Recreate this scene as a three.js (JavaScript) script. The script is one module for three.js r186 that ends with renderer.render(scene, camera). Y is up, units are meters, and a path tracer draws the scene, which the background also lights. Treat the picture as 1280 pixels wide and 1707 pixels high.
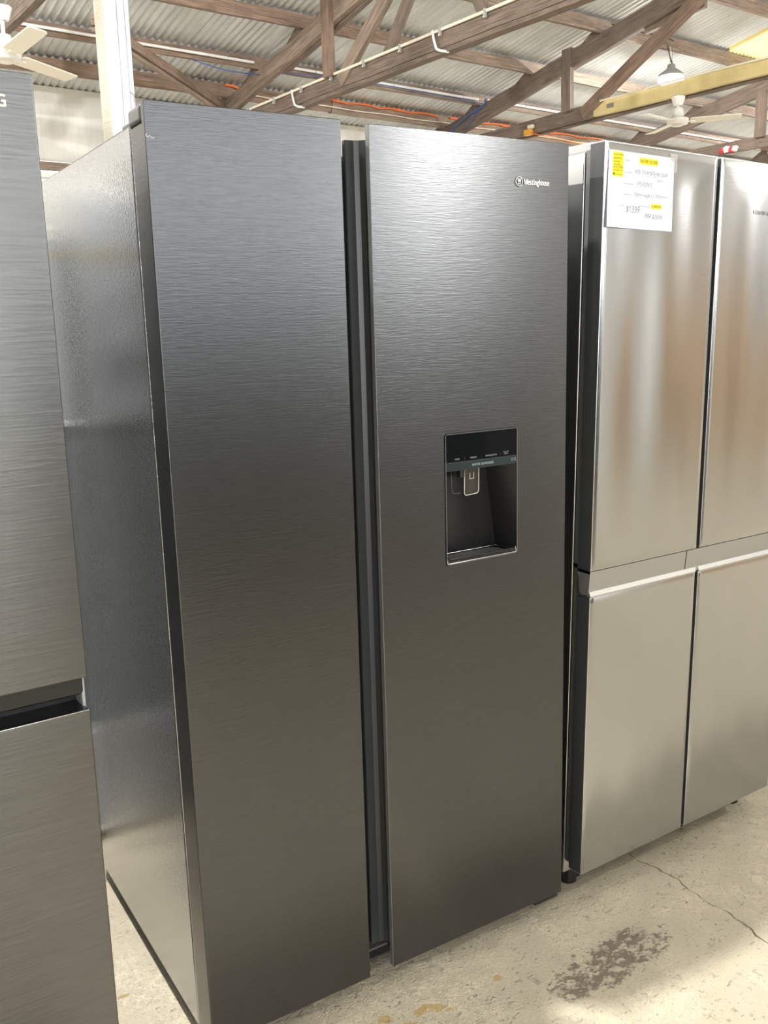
import * as THREE from 'three';
import { RoundedBoxGeometry } from 'three/addons/geometries/RoundedBoxGeometry.js';
import { TextGeometry } from 'three/addons/geometries/TextGeometry.js';
import { FontLoader } from 'three/addons/loaders/FontLoader.js';
import { mergeGeometries } from 'three/addons/utils/BufferGeometryUtils.js';
import { RectAreaLightUniformsLib } from 'three/addons/lights/RectAreaLightUniformsLib.js';

// ---------------------------------------------------------------- camera, sky, lights, exposure
const scene = new THREE.Scene();
const camera = new THREE.PerspectiveCamera(57.68, 1280 / 1707, 0.02, 80);
camera.position.set(-0.521, 1.408, 1.528);
camera.rotation.set(-0.1941, -0.5527, -0.0256, 'YXZ');
scene.add(camera);

scene.background = new THREE.Color().setRGB(9.6, 10.1, 10.7);          // bright overcast daylight outside

const renderer = new THREE.WebGLRenderer({ antialias: true });
renderer.toneMapping = THREE.LinearToneMapping;
renderer.toneMappingExposure = 0.95;
renderer.shadowMap.enabled = true;
RectAreaLightUniformsLib.init();

const LAMP_POWER = 58;                                                 // candela of each high bay lamp
// the shed stands a little askew to the row of fridges: its own axes (X along the purlins, Z towards the front wall)
const BETA = 0.0816, BO = new THREE.Vector3(-0.521, 0, 1.528);
const LAMPS = [[9.4, 4.12, -7.08, 0.22], [0.58, 4.25, -1.94, 1.15], [-2.2, 4.12, -7.2, 1], [-5.6, 4.25, -1.9, 1], [8.6, 4.25, 1.6, 1], [14.8, 4.12, -7.1, 1],
  [5.6, 4.2, 5.54, 1], [12.4, 4.2, 5.54, 0.4]];                          // X, Y, Z in the shed's axes, share of the full power

// ---------------------------------------------------------------- helpers
const V = (x, y, z) => new THREE.Vector3(x, y, z);
let seed = 12345;
const rnd = () => { seed = (seed * 1664525 + 1013904223) >>> 0; return seed / 4294967296; };
const rr = (a, b) => a + (b - a) * rnd();
const used = {};
function numbered(n) { const k = used[n] = (used[n] ?? -1) + 1; return k ? `${n}_${String(k).padStart(3, '0')}` : n; }
function tag(o, label, category, group, kind) {
  if (label) o.userData.label = label;
  if (category) o.userData.category = category;
  if (group) o.userData.group = group;
  if (kind) o.userData.kind = kind;
  return o;
}
function thing(name, label, category, pos = [0, 0, 0], group) {
  const o = new THREE.Group(); o.name = numbered(name); o.position.set(...pos); scene.add(o);
  return tag(o, label, category, group);
}
function mesh(name, geo, mat, parent = scene) {
  const m = new THREE.Mesh(geo, mat); m.name = parent === scene ? numbered(name) : name;
  m.castShadow = m.receiveShadow = true; parent.add(m); return m;
}
// a point of the shed's axes in the world
function B(X, Y, Z) { const c = Math.cos(BETA), s = Math.sin(BETA); return V(BO.x + X * c + Z * s, Y, BO.z - X * s + Z * c); }
function bthing(name, label, category, X, Y, Z, group) {
  const o = thing(name, label, category, B(X, Y, Z).toArray(), group); o.rotation.y = BETA; return o;
}
// uv in metres by the way each face points (non-indexed)
function boxUV(g, turn = false) {
  g = g.index ? g.toNonIndexed() : g;
  const p = g.attributes.position, uv = new Float32Array(p.count * 2), a = V(0, 0, 0), b = V(0, 0, 0), c = V(0, 0, 0), n = V(0, 0, 0);
  for (let i = 0; i < p.count; i += 3) {
    a.fromBufferAttribute(p, i); b.fromBufferAttribute(p, i + 1); c.fromBufferAttribute(p, i + 2);
    n.copy(b).sub(a).cross(c.clone().sub(a));
    const ax = Math.abs(n.x), ay = Math.abs(n.y), az = Math.abs(n.z);
    for (let k = 0; k < 3; k++) {
      const q = [a, b, c][k];
      let u, v;
      if (ax >= ay && ax >= az) { u = q.z; v = q.y; } else if (ay >= az) { u = q.x; v = q.z; } else { u = q.x; v = q.y; }
      if (turn) [u, v] = [v, u];
      uv[(i + k) * 2] = u; uv[(i + k) * 2 + 1] = v;
    }
  }
  g.setAttribute('uv', new THREE.BufferAttribute(uv, 2));
  return g;
}
// box from corner to corner with rounded edges
function bx(x0, x1, y0, y1, z0, z1, r = 0.002, seg = 2) {
  const w = x1 - x0, h = y1 - y0, d = z1 - z0;
  const g = r > 0 ? new RoundedBoxGeometry(w, h, d, seg, Math.min(r, w * 0.49, h * 0.49, d * 0.49)) : new THREE.BoxGeometry(w, h, d);
  g.translate((x0 + x1) / 2, (y0 + y1) / 2, (z0 + z1) / 2);
  return boxUV(g);
}
const merge = (l) => mergeGeometries(l.map((g) => (g.index ? g.toNonIndexed() : g)).map((g) => { const q = g.clone(); for (const k of Object.keys(q.attributes)) if (!['position', 'normal', 'uv'].includes(k)) q.deleteAttribute(k); return q; }));
// timber between two points: long axis u, w across (along `side`), h the other way
function timber(p0, p1, w, h, side = V(1, 0, 0), wobble = 0.002) {
  const L = p0.distanceTo(p1), g = new THREE.BoxGeometry(L, h, w, Math.max(2, Math.round(L / 0.4)), 1, 1);
  const P = g.attributes.position;
  for (let i = 0; i < P.count; i++) { const s = Math.round(P.getX(i) * 40); P.setY(i, P.getY(i) + wobble * Math.sin(s * 1.7 + L * 9)); P.setZ(i, P.getZ(i) + wobble * Math.cos(s * 1.1 + L * 5)); }
  const q = boxUV(g); q.computeVertexNormals();
  const ux = p1.clone().sub(p0).normalize(), uz = side.clone().sub(ux.clone().multiplyScalar(side.dot(ux))).normalize(), uy = uz.clone().cross(ux);
  const m = new THREE.Matrix4().makeBasis(ux, uy, uz); m.setPosition(p0.clone().add(p1).multiplyScalar(0.5));
  const u = q.attributes.uv, o = rnd() * 3, o2 = rnd() * 3;
  for (let i = 0; i < u.count; i++) u.setXY(i, u.getX(i) + o, u.getY(i) + o2);
  return q.applyMatrix4(m);
}
function tube(pts, r, seg = 24, rad = 8, closed = false, tension = 0.3) {
  return new THREE.TubeGeometry(new THREE.CatmullRomCurve3(pts, closed, 'catmullrom', tension), seg, r, rad, closed);
}
function rod(p0, p1, r, rad = 10) {
  const L = p0.distanceTo(p1), g = new THREE.CylinderGeometry(r, r, L, rad);
  g.applyQuaternion(new THREE.Quaternion().setFromUnitVectors(V(0, 1, 0), p1.clone().sub(p0).normalize()));
  return g.translate(...p0.clone().add(p1).multiplyScalar(0.5).toArray());
}
function extrudeShape(pts, depth, bevel = 0, holes = []) {
  const s = new THREE.Shape(pts.map(([x, y]) => new THREE.Vector2(x, y)));
  for (const h of holes) s.holes.push(new THREE.Path(h.map(([x, y]) => new THREE.Vector2(x, y))));
  return boxUV(new THREE.ExtrudeGeometry(s, { depth, bevelEnabled: bevel > 0, bevelThickness: bevel, bevelSize: bevel, bevelOffset: -bevel, bevelSegments: 2, curveSegments: 6 }));
}
function roundRect(x0, x1, y0, y1, r, n = 5) {
  const out = [];
  for (const [cx, cy, a] of [[x1 - r, y0 + r, -90], [x1 - r, y1 - r, 0], [x0 + r, y1 - r, 90], [x0 + r, y0 + r, 180]])
    for (let k = 0; k <= n; k++) { const t = (a + 90 * k / n) * Math.PI / 180; out.push([cx + r * Math.cos(t), cy + r * Math.sin(t)]); }
  return out;
}

// ---------------------------------------------------------------- textures
function hash(x, y, s) { let h = (x * 374761393 + y * 668265263 + s * 2147483647) | 0; h = Math.imul(h ^ (h >>> 13), 1274126177); return ((h ^ (h >>> 16)) >>> 0) / 4294967296; }
function vnoise(x, y, px, py, s) {                                      // tiling value noise
  const xi = Math.floor(x), yi = Math.floor(y), fx = x - xi, fy = y - yi, u = fx * fx * (3 - 2 * fx), v = fy * fy * (3 - 2 * fy);
  const X0 = ((xi % px) + px) % px, X1 = (X0 + 1) % px, Y0 = ((yi % py) + py) % py, Y1 = (Y0 + 1) % py;
  const a = hash(X0, Y0, s), b = hash(X1, Y0, s), c = hash(X0, Y1, s), d = hash(X1, Y1, s);
  return a + (b - a) * u + (c - a) * v + (a - b - c + d) * u * v;
}
function dataTex(w, h, fn, srgb) {
  const d = new Uint8Array(w * h * 4), o = [0, 0, 0];
  for (let y = 0; y < h; y++) for (let x = 0; x < w; x++) {
    const i = (y * w + x) * 4, v = fn(x, y, o);
    if (typeof v === 'number') { d[i] = d[i + 1] = d[i + 2] = Math.max(0, Math.min(255, v * 255)); } else { d[i] = Math.max(0, Math.min(255, o[0])); d[i + 1] = Math.max(0, Math.min(255, o[1])); d[i + 2] = Math.max(0, Math.min(255, o[2])); }
    d[i + 3] = 255;
  }
  const t = new THREE.DataTexture(d, w, h); t.magFilter = THREE.LinearFilter; t.minFilter = THREE.LinearMipmapLinearFilter; t.generateMipmaps = true;
  t.wrapS = t.wrapT = THREE.RepeatWrapping; if (srgb) t.colorSpace = THREE.SRGBColorSpace; t.needsUpdate = true;
  return t;
}
const rep = (t, u, v = u) => { const c = t.clone(); c.repeat.set(u, v); c.needsUpdate = true; return c; };
// brushing: long thin horizontal scratches
const brushField = (x, y, len, s) => 0.45 * vnoise(x / len, y / 4, 1024 / len, 256, s) + 0.3 * vnoise(x / (len / 2), y / 2, 1024 / (len / 2), 512, s + 1) + 0.25 * vnoise(x / (len * 2), y / 8, 1024 / (len * 2), 128, s + 2);
const brushTex = dataTex(1024, 1024, (x, y) => brushField(x, y, 64, 11));
const brushCol = dataTex(1024, 1024, (x, y) => 0.80 + 0.20 * brushField(x, y, 64, 11));
const fineBrush = dataTex(512, 512, (x, y) => 0.6 * vnoise(x / 32, y, 16, 512, 3) + 0.4 * vnoise(x / 8, y, 64, 512, 4));
const waveTex = dataTex(256, 256, (x, y) => 0.72 * vnoise(x / 32, y / 128, 8, 2, 21) + 0.28 * vnoise(x / 16, y / 64, 16, 4, 22));
const stucco = dataTex(512, 512, (x, y) => 0.55 * vnoise(x / 8, y / 8, 64, 64, 31) + 0.3 * vnoise(x / 4, y / 4, 128, 128, 32) + 0.15 * vnoise(x / 20, y / 20, 26, 26, 33));
const woodTex = dataTex(1024, 512, (x, y, o) => {
  const g = 0.5 * vnoise(x / 128, y / 3, 8, 171, 41) + 0.3 * vnoise(x / 32, y / 1.5, 32, 342, 42) + 0.2 * vnoise(x / 256, y / 16, 4, 32, 43), p = vnoise(x / 64, y / 40, 16, 13, 44);
  const k = 0.55 + 0.75 * g; o[0] = 142 * k + 16 * p; o[1] = 129 * k + 12 * p; o[2] = 119 * k + 8 * p; return o;
}, true);
const woodBump = dataTex(1024, 512, (x, y) => 0.6 * vnoise(x / 128, y / 3, 8, 171, 41) + 0.4 * vnoise(x / 32, y / 1.5, 32, 342, 42));
const galvTex = dataTex(512, 512, (x, y, o) => {
  const a = vnoise(x / 4, y / 4, 128, 128, 51), b = vnoise(x / 40, y / 120, 13, 4, 52), c = vnoise(x / 10, y / 10, 51, 51, 53);
  const k = 222 + 12 * (a - 0.5) + 16 * (b - 0.5) + 8 * (c - 0.5); o[0] = k; o[1] = k * 0.995; o[2] = k * 0.975; return o;
}, true);
const paintTex = dataTex(512, 512, (x, y, o) => {
  const a = vnoise(x / 6, y / 40, 85, 13, 61), b = vnoise(x / 60, y / 60, 8, 8, 62), k = 0.95 + 0.03 * (a - 0.5) + 0.08 * (b - 0.5); o[0] = o[1] = o[2] = 255 * k; return o;
}, true);

// concrete: a generic tile for the whole hall and one of its own for the floor in front of the camera
const flecks = [];
for (let i = 0; i < 5200; i++) flecks.push([rnd(), rnd(), rnd()]);
function concreteAt(X, Z, s) {                                          // metres -> [height, tone, rough patch]
  const n1 = vnoise(X * 6, Z * 6, 4096, 4096, s), n2 = vnoise(X * 22, Z * 22, 4096, 4096, s + 1), n3 = vnoise(X * 90, Z * 90, 4096, 4096, s + 2), n4 = vnoise(X * 300, Z * 300, 4096, 4096, s + 3);
  const rough = Math.max(0, Math.min(1, (0.6 * n1 + 0.4 * n2 - 0.36) * 3));
  let h = 0.4 * n2 + rough * (0.35 * n3 + 0.25 * n4), tone = 1 + 0.07 * (n1 - 0.5) + 0.06 * (n2 - 0.5) + rough * (0.10 * (n3 - 0.5) + 0.09 * (n4 - 0.5));
  const pit = vnoise(X * 60, Z * 60, 4096, 4096, s + 4), pit2 = vnoise(X * 150 + 7 * n3, Z * 110, 4096, 4096, s + 5);
  const n5 = vnoise(X * 420, Z * 420, 8192, 8192, s + 6), pit3 = vnoise(X * 260 + 9 * n3, Z * 190 + 6 * n2, 8192, 8192, s + 7);
  tone += 0.15 * (n5 - 0.5) * (0.4 + 0.6 * rough);
  h += 0.3 * n5;
  if (pit > 0.80 && pit2 > 0.64) { tone -= 0.16 * Math.min(1, (pit - 0.80) * 9) * (0.5 + n4 * 0.6); h -= 0.4; }
  if (pit3 > 0.88) { const k = Math.min(1, (pit3 - 0.88) * 18); tone -= 0.22 * k; h -= 0.4 * k; }
  return [h, tone, rough];
}
const FX0 = -0.7, FX1 = 2.5, FZ0 = -1.0, FZ1 = 1.0, FW = 2048, FH = 1280;
const floorH = new Float32Array(FW * FH);
const stains = [[0.90, 0.195, 0.13, 0.055, 0.42], [0.80, 0.215, 0.10, 0.045, 0.40], [0.96, 0.175, 0.07, 0.035, 0.34]];
const marks = [[0.455, 0.105, 0.030, 0.012, 0.7], [0.42, 0.095, 0.02, 0.01, -0.3], [0.345, 0.075, 0.016, 0.012, 0.2], [0.38, 0.115, 0.02, 0.008, 0.5], [0.62, 0.105, 0.012, 0.011, 0.2], [-0.09, -0.30, 0.016, 0.006, 0.1]];
const floorTex = dataTex(FW, FH, (x, y, o) => {
  const X = FX0 + (FX1 - FX0) * x / FW, Z = FZ1 - (FZ1 - FZ0) * y / FH;
  let [h, t] = concreteAt(X + 40, Z + 40, 71);
  let st = 0;
  for (const [cx, cz, a, b] of stains) { const dx = (X - cx) / a, dz = (Z - cz) / b, q = dx * dx + dz * dz; if (q < 1.6) st = Math.max(st, 1 - q / 1.6); }
  let r = 196 * t, g = 186 * t, bl = 165 * t;
  if (st > 0) {
    const n = 0.40 * vnoise(X * 42, Z * 70, 4096, 4096, 91) + 0.34 * vnoise(X * 120, Z * 190, 4096, 4096, 92) + 0.26 * vnoise(X * 360, Z * 420, 8192, 8192, 93);
    const k = Math.max(0, Math.min(1, (n - 0.70 + 0.36 * Math.sqrt(st)) * 6)) * 0.8 + 0.14 * Math.min(1, st * 2) * vnoise(X * 25, Z * 30, 4096, 4096, 94);
    r += (112 - r) * k; g += (101 - g) * k; bl += (88 - bl) * k;
  }
  for (const [cx, cz, a, b, tn] of marks) {
    const c = Math.cos(tn), s = Math.sin(tn), dx = ((X - cx) * c + (Z - cz) * s) / a, dz = (-(X - cx) * s + (Z - cz) * c) / b, q = dx * dx + dz * dz;
    if (q < 1.5) { const k = 0.62 * Math.max(0, Math.min(1, (1.5 - q - 1.1 * vnoise(X * 160, Z * 160, 4096, 4096, 95)) * 4)); r += (176 - r) * k; g += (146 - g) * k; bl += (84 - bl) * k; }
  }
  floorH[y * FW + x] = h;
  o[0] = r; o[1] = g; o[2] = bl; return o;
}, true);
const floorBump = dataTex(FW, FH, (x, y) => 0.3 + 0.45 * floorH[y * FW + x]);
const slabTex = dataTex(512, 512, (x, y, o) => { const [, t] = concreteAt(x / 200 + 11, y / 200 + 9, 171); o[0] = 196 * t; o[1] = 186 * t; o[2] = 165 * t; return o; }, true);
slabTex.wrapS = slabTex.wrapT = THREE.MirroredRepeatWrapping;

// ---------------------------------------------------------------- materials
const std = (o) => new THREE.MeshPhysicalMaterial(o);
const rgb = (r, g, b) => new THREE.Color().setRGB(r, g, b);
const M = {
  darkSteel: std({ color: rgb(0.122, 0.124, 0.127), metalness: 1, roughness: 0.27, anisotropy: 0.7, anisotropyRotation: Math.PI / 2, map: rep(brushCol, 3.6), bumpMap: rep(brushTex, 3.6), bumpScale: 0.00016 }),
  darkSteelB: std({ color: rgb(0.165, 0.164, 0.16), metalness: 1, roughness: 0.30, anisotropy: 0.7, anisotropyRotation: Math.PI / 2, map: rep(brushCol, 1.3), bumpMap: rep(brushTex, 1.3), bumpScale: 0.00025 }),
  steel: std({ color: rgb(0.445, 0.455, 0.468), metalness: 1, roughness: 0.18, anisotropy: 0.8, anisotropyRotation: Math.PI / 2, bumpMap: rep(fineBrush, 3), bumpScale: 0.00004 }),
  steelEdge: std({ color: rgb(0.55, 0.55, 0.54), metalness: 1, roughness: 0.3 }),
  satin: std({ color: rgb(0.44, 0.435, 0.42), metalness: 1, roughness: 0.55, bumpMap: rep(fineBrush, 4), bumpScale: 0.00005 }),
  chrome: std({ color: rgb(0.8, 0.8, 0.8), metalness: 1, roughness: 0.1 }),
  sidePanel: std({ color: rgb(0.38, 0.39, 0.405), metalness: 0.9, roughness: 0.045, bumpMap: rep(stucco, 7), bumpScale: 0.0004 }),
  black: std({ color: rgb(0.012, 0.012, 0.013), roughness: 0.38 }),
  blackGloss: std({ color: rgb(0.014, 0.015, 0.016), roughness: 0.12 }),
  recess: std({ color: rgb(0.013, 0.013, 0.014), roughness: 0.26, ior: 1.4 }),
  scoop: std({ color: rgb(0.045, 0.047, 0.048), roughness: 0.32 }),
  darkPlastic: std({ color: rgb(0.12, 0.122, 0.125), roughness: 0.5 }),
  greyPlastic: std({ color: rgb(0.35, 0.35, 0.35), roughness: 0.45 }),
  silver: std({ color: rgb(0.66, 0.66, 0.65), metalness: 0.3, roughness: 0.45 }),
  cream: std({ color: rgb(0.80, 0.74, 0.58), roughness: 0.4 }),
  letterGrey: std({ color: rgb(0.09, 0.09, 0.09), roughness: 0.5 }),
  clear: std({ color: rgb(0.96, 0.96, 0.96), roughness: 0.05, transmission: 1, thickness: 0, ior: 1.5 }),
  clearEdge: std({ color: rgb(0.62, 0.60, 0.55), roughness: 0.15 }),
  timber: std({ color: rgb(1.0, 0.97, 0.95), roughness: 0.85, map: rep(woodTex, 0.7, 2.2), bumpMap: rep(woodBump, 0.7, 2.2), bumpScale: 0.003 }),
  timberDark: std({ color: rgb(0.68, 0.66, 0.66), roughness: 0.85, map: rep(woodTex, 0.7, 2.2), bumpMap: rep(woodBump, 0.7, 2.2), bumpScale: 0.003 }),
  timberRed: std({ color: rgb(0.90, 0.80, 0.75), roughness: 0.85, map: rep(woodTex, 0.7, 2.2), bumpMap: rep(woodBump, 0.7, 2.2), bumpScale: 0.003 }),
  galv: std({ color: rgb(0.90, 0.945, 1.0), metalness: 0.45, roughness: 0.42, map: rep(galvTex, 1.3) }),
  fibreglass: std({ color: rgb(0.80, 0.60, 0.17), roughness: 0.95, transmission: 0.35, thickness: 0 }),
  whiteWall: std({ color: rgb(0.80, 0.79, 0.76), roughness: 0.8, map: rep(paintTex, 0.5), bumpMap: rep(stucco, 0.4), bumpScale: 0.002 }),
  postCream: std({ color: rgb(0.56, 0.54, 0.46), roughness: 0.6, map: rep(paintTex, 1.5), bumpMap: rep(woodBump, 0.9, 2), bumpScale: 0.004 }),
  postWhite: std({ color: rgb(0.52, 0.55, 0.61), roughness: 0.55, map: rep(paintTex, 1.5), bumpMap: rep(woodBump, 0.9, 2), bumpScale: 0.002 }),
  yellowPaint: std({ color: rgb(0.70, 0.58, 0.28), roughness: 0.6, map: rep(paintTex, 1.2), bumpMap: rep(woodBump, 0.7, 2), bumpScale: 0.002 }),
  pvc: std({ color: rgb(0.82, 0.84, 0.86), roughness: 0.35 }),
  pvcCream: std({ color: rgb(0.80, 0.75, 0.62), roughness: 0.4 }),
  orange: std({ color: rgb(0.80, 0.17, 0.04), roughness: 0.45 }),
  blue: std({ color: rgb(0.03, 0.12, 0.42), roughness: 0.45 }),
  fanWhite: std({ color: rgb(0.84, 0.83, 0.80), roughness: 0.3 }),
  fanBlade: std({ color: rgb(0.82, 0.79, 0.70), roughness: 0.35 }),
  card: std({ color: rgb(0.42, 0.27, 0.14), roughness: 0.85 }),
  applianceWhite: std({ color: rgb(0.82, 0.82, 0.80), roughness: 0.35 }),
  backPanel: std({ color: rgb(0.62, 0.645, 0.69), roughness: 0.5 }),
  lowerBack: std({ color: rgb(0.22, 0.23, 0.24), roughness: 0.5 }),
  floor: std({ color: rgb(1, 1, 1), roughness: 0.75, map: floorTex, bumpMap: floorBump, bumpScale: 0.007 }),
  slab: std({ color: rgb(1, 1, 1), roughness: 0.78, map: rep(slabTex, 0.39) }),
  grout: std({ color: rgb(0.16, 0.14, 0.12), roughness: 0.95 }),
  glow: std({ color: rgb(1, 1, 1), emissive: rgb(1, 0.985, 0.94), emissiveIntensity: 30, roughness: 0.5 }),
  redCloth: std({ color: rgb(0.55, 0.04, 0.05), roughness: 0.8 }),
  amber: std({ color: rgb(0.85, 0.42, 0.05), roughness: 0.4 }),
};
const font = await new FontLoader().loadAsync('fonts/droid/droid_sans_bold.typeface.json');
const fontR = await new FontLoader().loadAsync('fonts/droid/droid_sans_regular.typeface.json');
function lettering(text, size, depth, f = font, squeeze = 1, gap = 0) {
  const list = []; let x = 0;
  for (const ch of text) {
    if (ch === ' ') { x += size * 0.35 + gap; continue; }
    const g = new TextGeometry(ch, { font: f, size, depth, curveSegments: 4, bevelEnabled: false });
    g.computeBoundingBox(); const bb = g.boundingBox;
    g.scale(squeeze, 1, 1).translate(x - bb.min.x * squeeze, 0, 0); list.push(g);
    x += (bb.max.x - bb.min.x) * squeeze + size * 0.09 + gap;
  }
  const m = merge(list); m.userData.width = x; return m;
}
function canvasTex(w, h, draw) {
  const c = document.createElement('canvas'); c.width = w; c.height = h; draw(c.getContext('2d'), w, h);
  const t = new THREE.CanvasTexture(c); t.colorSpace = THREE.SRGBColorSpace; return t;
}

// ---------------------------------------------------------------- floor
const floor = new THREE.Group(); floor.name = 'floor'; scene.add(floor); tag(floor, 'worn beige concrete floor with pits, a joint and dark stains', null, null, 'structure');
{
  const crackX = (z) => 1.222 + 0.008 * Math.sin(z * 9 + 1) + 0.006 * Math.sin(z * 31) + 0.003 * Math.sin(z * 83 + 2) + 0.0015 * Math.sin(z * 190);
  const crackW = (z) => 0.0012 + 0.0018 * Math.max(0, 0.5 + 0.5 * Math.sin(z * 24 + 0.6)) + 0.0008 * Math.sin(z * 140);
  function slab(name, left) {
    const pts = [], N = 240;
    if (left) { pts.push([FX0, -FZ1]); for (let i = 0; i <= N; i++) { const z = FZ1 + (FZ0 - FZ1) * i / N; pts.push([crackX(z) - crackW(z), -z]); } pts.push([FX0, -FZ0]); } else { for (let i = N; i >= 0; i--) { const z = FZ1 + (FZ0 - FZ1) * i / N; pts.push([crackX(z) + crackW(z), -z]); } pts.push([FX1, -FZ1]); pts.push([FX1, -FZ0]); }
    if (!left) pts.splice(0, pts.length, [FX1, -FZ1], [FX1, -FZ0], ...pts.slice(0, N + 1));
    const s = new THREE.Shape(pts.map(([a, b]) => new THREE.Vector2(a, b)));
    const g = new THREE.ExtrudeGeometry(s, { depth: 0.05, bevelEnabled: false });
    g.rotateX(-Math.PI / 2); g.translate(0, -0.05, 0);
    const p = g.attributes.position, uv = g.attributes.uv;
    for (let i = 0; i < p.count; i++) uv.setXY(i, (p.getX(i) - FX0) / (FX1 - FX0), (FZ1 - p.getZ(i)) / (FZ1 - FZ0));
    mesh(name, g, M.floor, floor);
  }
  slab('slab', true); slab('slab', false);
  mesh('joint_filler', bx(1.17, 1.27, -0.05, -0.006, FZ0, FZ1, 0), M.grout, floor);
  // the rest of the hall's slab, round the four sides of that piece
  const A = 22;
  for (const [x0, x1, z0, z1] of [[-A, FX0, -A, 12.5], [FX1, A + 2, -A, 12.5], [FX0, FX1, FZ1, 12.5], [FX0, FX1, -A, FZ0]]) mesh('slab', bx(x0, x1, -0.05, 0, z0, z1, 0), M.slab, floor);
}

// ---------------------------------------------------------------- roof of corrugated iron on purlins
const EAVE = -10.31, PITCH = Math.tan(0.1896), sheetY = (Z) => 4.2 + PITCH * (-Math.abs(Z) + 9.093);
const ceiling = new THREE.Group(); ceiling.name = 'ceiling'; scene.add(ceiling); ceiling.position.copy(BO); ceiling.rotation.y = BETA;
tag(ceiling, 'gable roof of grey corrugated iron sheets on timber purlins', null, null, 'structure');
{
  const COVER = 0.76, cor = 10;
  function corrugated(Z0, Z1) {
    const N = cor * 8 + 4, rows = 2, pos = [], uv = [], idx = [];
    for (let j = 0; j < rows; j++) for (let i = 0; i <= N; i++) {
      const x = i * COVER / (cor * 8), z = Z0 + (Z1 - Z0) * j / (rows - 1);
      pos.push(x, sheetY(z) + 0.0095 * (1 + Math.cos(i / 8 * Math.PI * 2)), z); uv.push(x, z);
    }
    for (let j = 0; j < rows - 1; j++) for (let i = 0; i < N; i++) { const a = j * (N + 1) + i, b = a + N + 1; idx.push(a, b, a + 1, b, b + 1, a + 1); }
    const g = new THREE.BufferGeometry(); g.setAttribute('position', new THREE.Float32BufferAttribute(pos, 3)); g.setAttribute('uv', new THREE.Float32BufferAttribute(uv, 2)); g.setIndex(idx); g.computeVertexNormals(); return g;
  }
  const backRun = corrugated(EAVE - 0.4, 0), frontRun = corrugated(0, -EAVE + 0.4), lower = corrugated(EAVE - 0.4, -7.1), light = corrugated(-7.14, -4.4), upper = corrugated(-4.44, 0);
  for (let i = -14; i < 27; i++) {
    const x = 10.5 + (i - 14) * COVER, dy = (i & 1) * 0.002;
    if (i === 14) {
      for (const [g, m, n] of [[lower, M.galv, 'roof_sheet'], [light, M.fibreglass, 'skylight_sheet'], [upper, M.galv, 'roof_sheet']]) mesh(n, g, m, ceiling).position.set(x, dy, 0);
    } else mesh('roof_sheet', backRun, M.galv, ceiling).position.set(x, dy, 0);
    mesh('roof_sheet', frontRun, M.galv, ceiling).position.set(x, dy, 0);
  }
  mesh('ridge_cap', bx(-11.5, 21, sheetY(0) + 0.012, sheetY(0) + 0.03, -0.3, 0.3, 0), M.galv, ceiling);
  // purlins under the sheets
  const pz = [[-9.742, 0.14, 0.075], [-9.093, 0.11, 0.07], [-8.187, 0.12, 0.075], [-7.182, 0.125, 0.075], [-6.26, 0.12, 0.075], [-5.2, 0.12, 0.075], [-4.1, 0.12, 0.075], [-3, 0.12, 0.075], [-1.8, 0.12, 0.075], [-0.6, 0.12, 0.075]];
  for (const [z, h, w] of pz) {
    const joints = [-11.4, -4.6, 2.0 + (z * 7 % 1), 6.55 + (z * 13 % 0.6), 12.4, 20.9];
    for (let k = 0; k + 1 < joints.length; k++) {
      const y = sheetY(z) - h / 2 - 0.004 + (k & 1) * -0.006;
      mesh('purlin', timber(V(joints[k], y, z + w / 2), V(joints[k + 1] - 0.006, y, z + w / 2), w, h, V(0, -PITCH, 1), 0.004), k & 1 ? M.timber : M.timberRed, ceiling);
    }
  }
  for (const z of [9.7, 8.2, 6.3, 4.1, 1.8]) mesh('purlin', timber(V(-11.4, sheetY(z) - 0.065, z), V(20.9, sheetY(z) - 0.065, z), 0.07, 0.12, V(0, PITCH, 1)), M.timber, ceiling);
}

// ---------------------------------------------------------------- walls
function wall(name, label, parts) {
  const w = new THREE.Group(); w.name = name; scene.add(w); w.position.copy(BO); w.rotation.y = BETA; tag(w, label, null, null, 'structure');
  for (const [n, g, m] of parts) mesh(n, g, m, w);
  return w;
}
wall('wall_back', 'white painted sheet wall under the eave with a bare timber rail', [
  ['wall_sheet', bx(-11.5, 21, 3.23, 3.965, EAVE - 0.15, EAVE, 0), M.whiteWall],
  ['wall_sheet', bx(-11.5, 21, 0, 3.12, EAVE - 0.15, EAVE, 0), M.whiteWall],
  ['rail', timber(V(-11.4, 3.17, EAVE + 0.0), V(20.9, 3.17, EAVE + 0.0), 0.10, 0.075, V(0, 0, 1)), M.timber],
  ['cover_strip', bx(-11.4, 20.9, 3.045, 3.06, EAVE, EAVE + 0.012, 0), M.postWhite],
]);
{
  const gable = (x) => { const g = extrudeShape([[-10.6, 0], [10.6, 0], [10.6, sheetY(10.6)], [0, sheetY(0)], [-10.6, sheetY(10.6)]], 0.15); g.rotateY(-Math.PI / 2); g.translate(x, 0, 0); return g; };
  wall('wall_left', 'white end wall of the shed beyond the left of the row', [['wall_sheet', gable(-11.2), M.whiteWall]]);
  wall('wall_right', 'white end wall of the shed far beyond the steel fridge', [['wall_sheet', gable(20.9), M.whiteWall]]);
  // the front wall behind the camera: open roller doors side by side, a paved yard outside
  const parts = [['header', bx(-11.5, 21, 3.72, 3.965, 10.3, 10.45, 0), M.whiteWall]];
  for (const [a, b] of [[-11.5, -6.2], [0.2, 0.9], [9.4, 12.2], [13.0, 21]]) parts.push(['pier', bx(a, b, 0, 3.72, 10.3, 10.45, 0), M.whiteWall]);
  wall('wall_front', 'white front wall behind the photographer with a row of open roller doors', parts);
}
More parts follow.
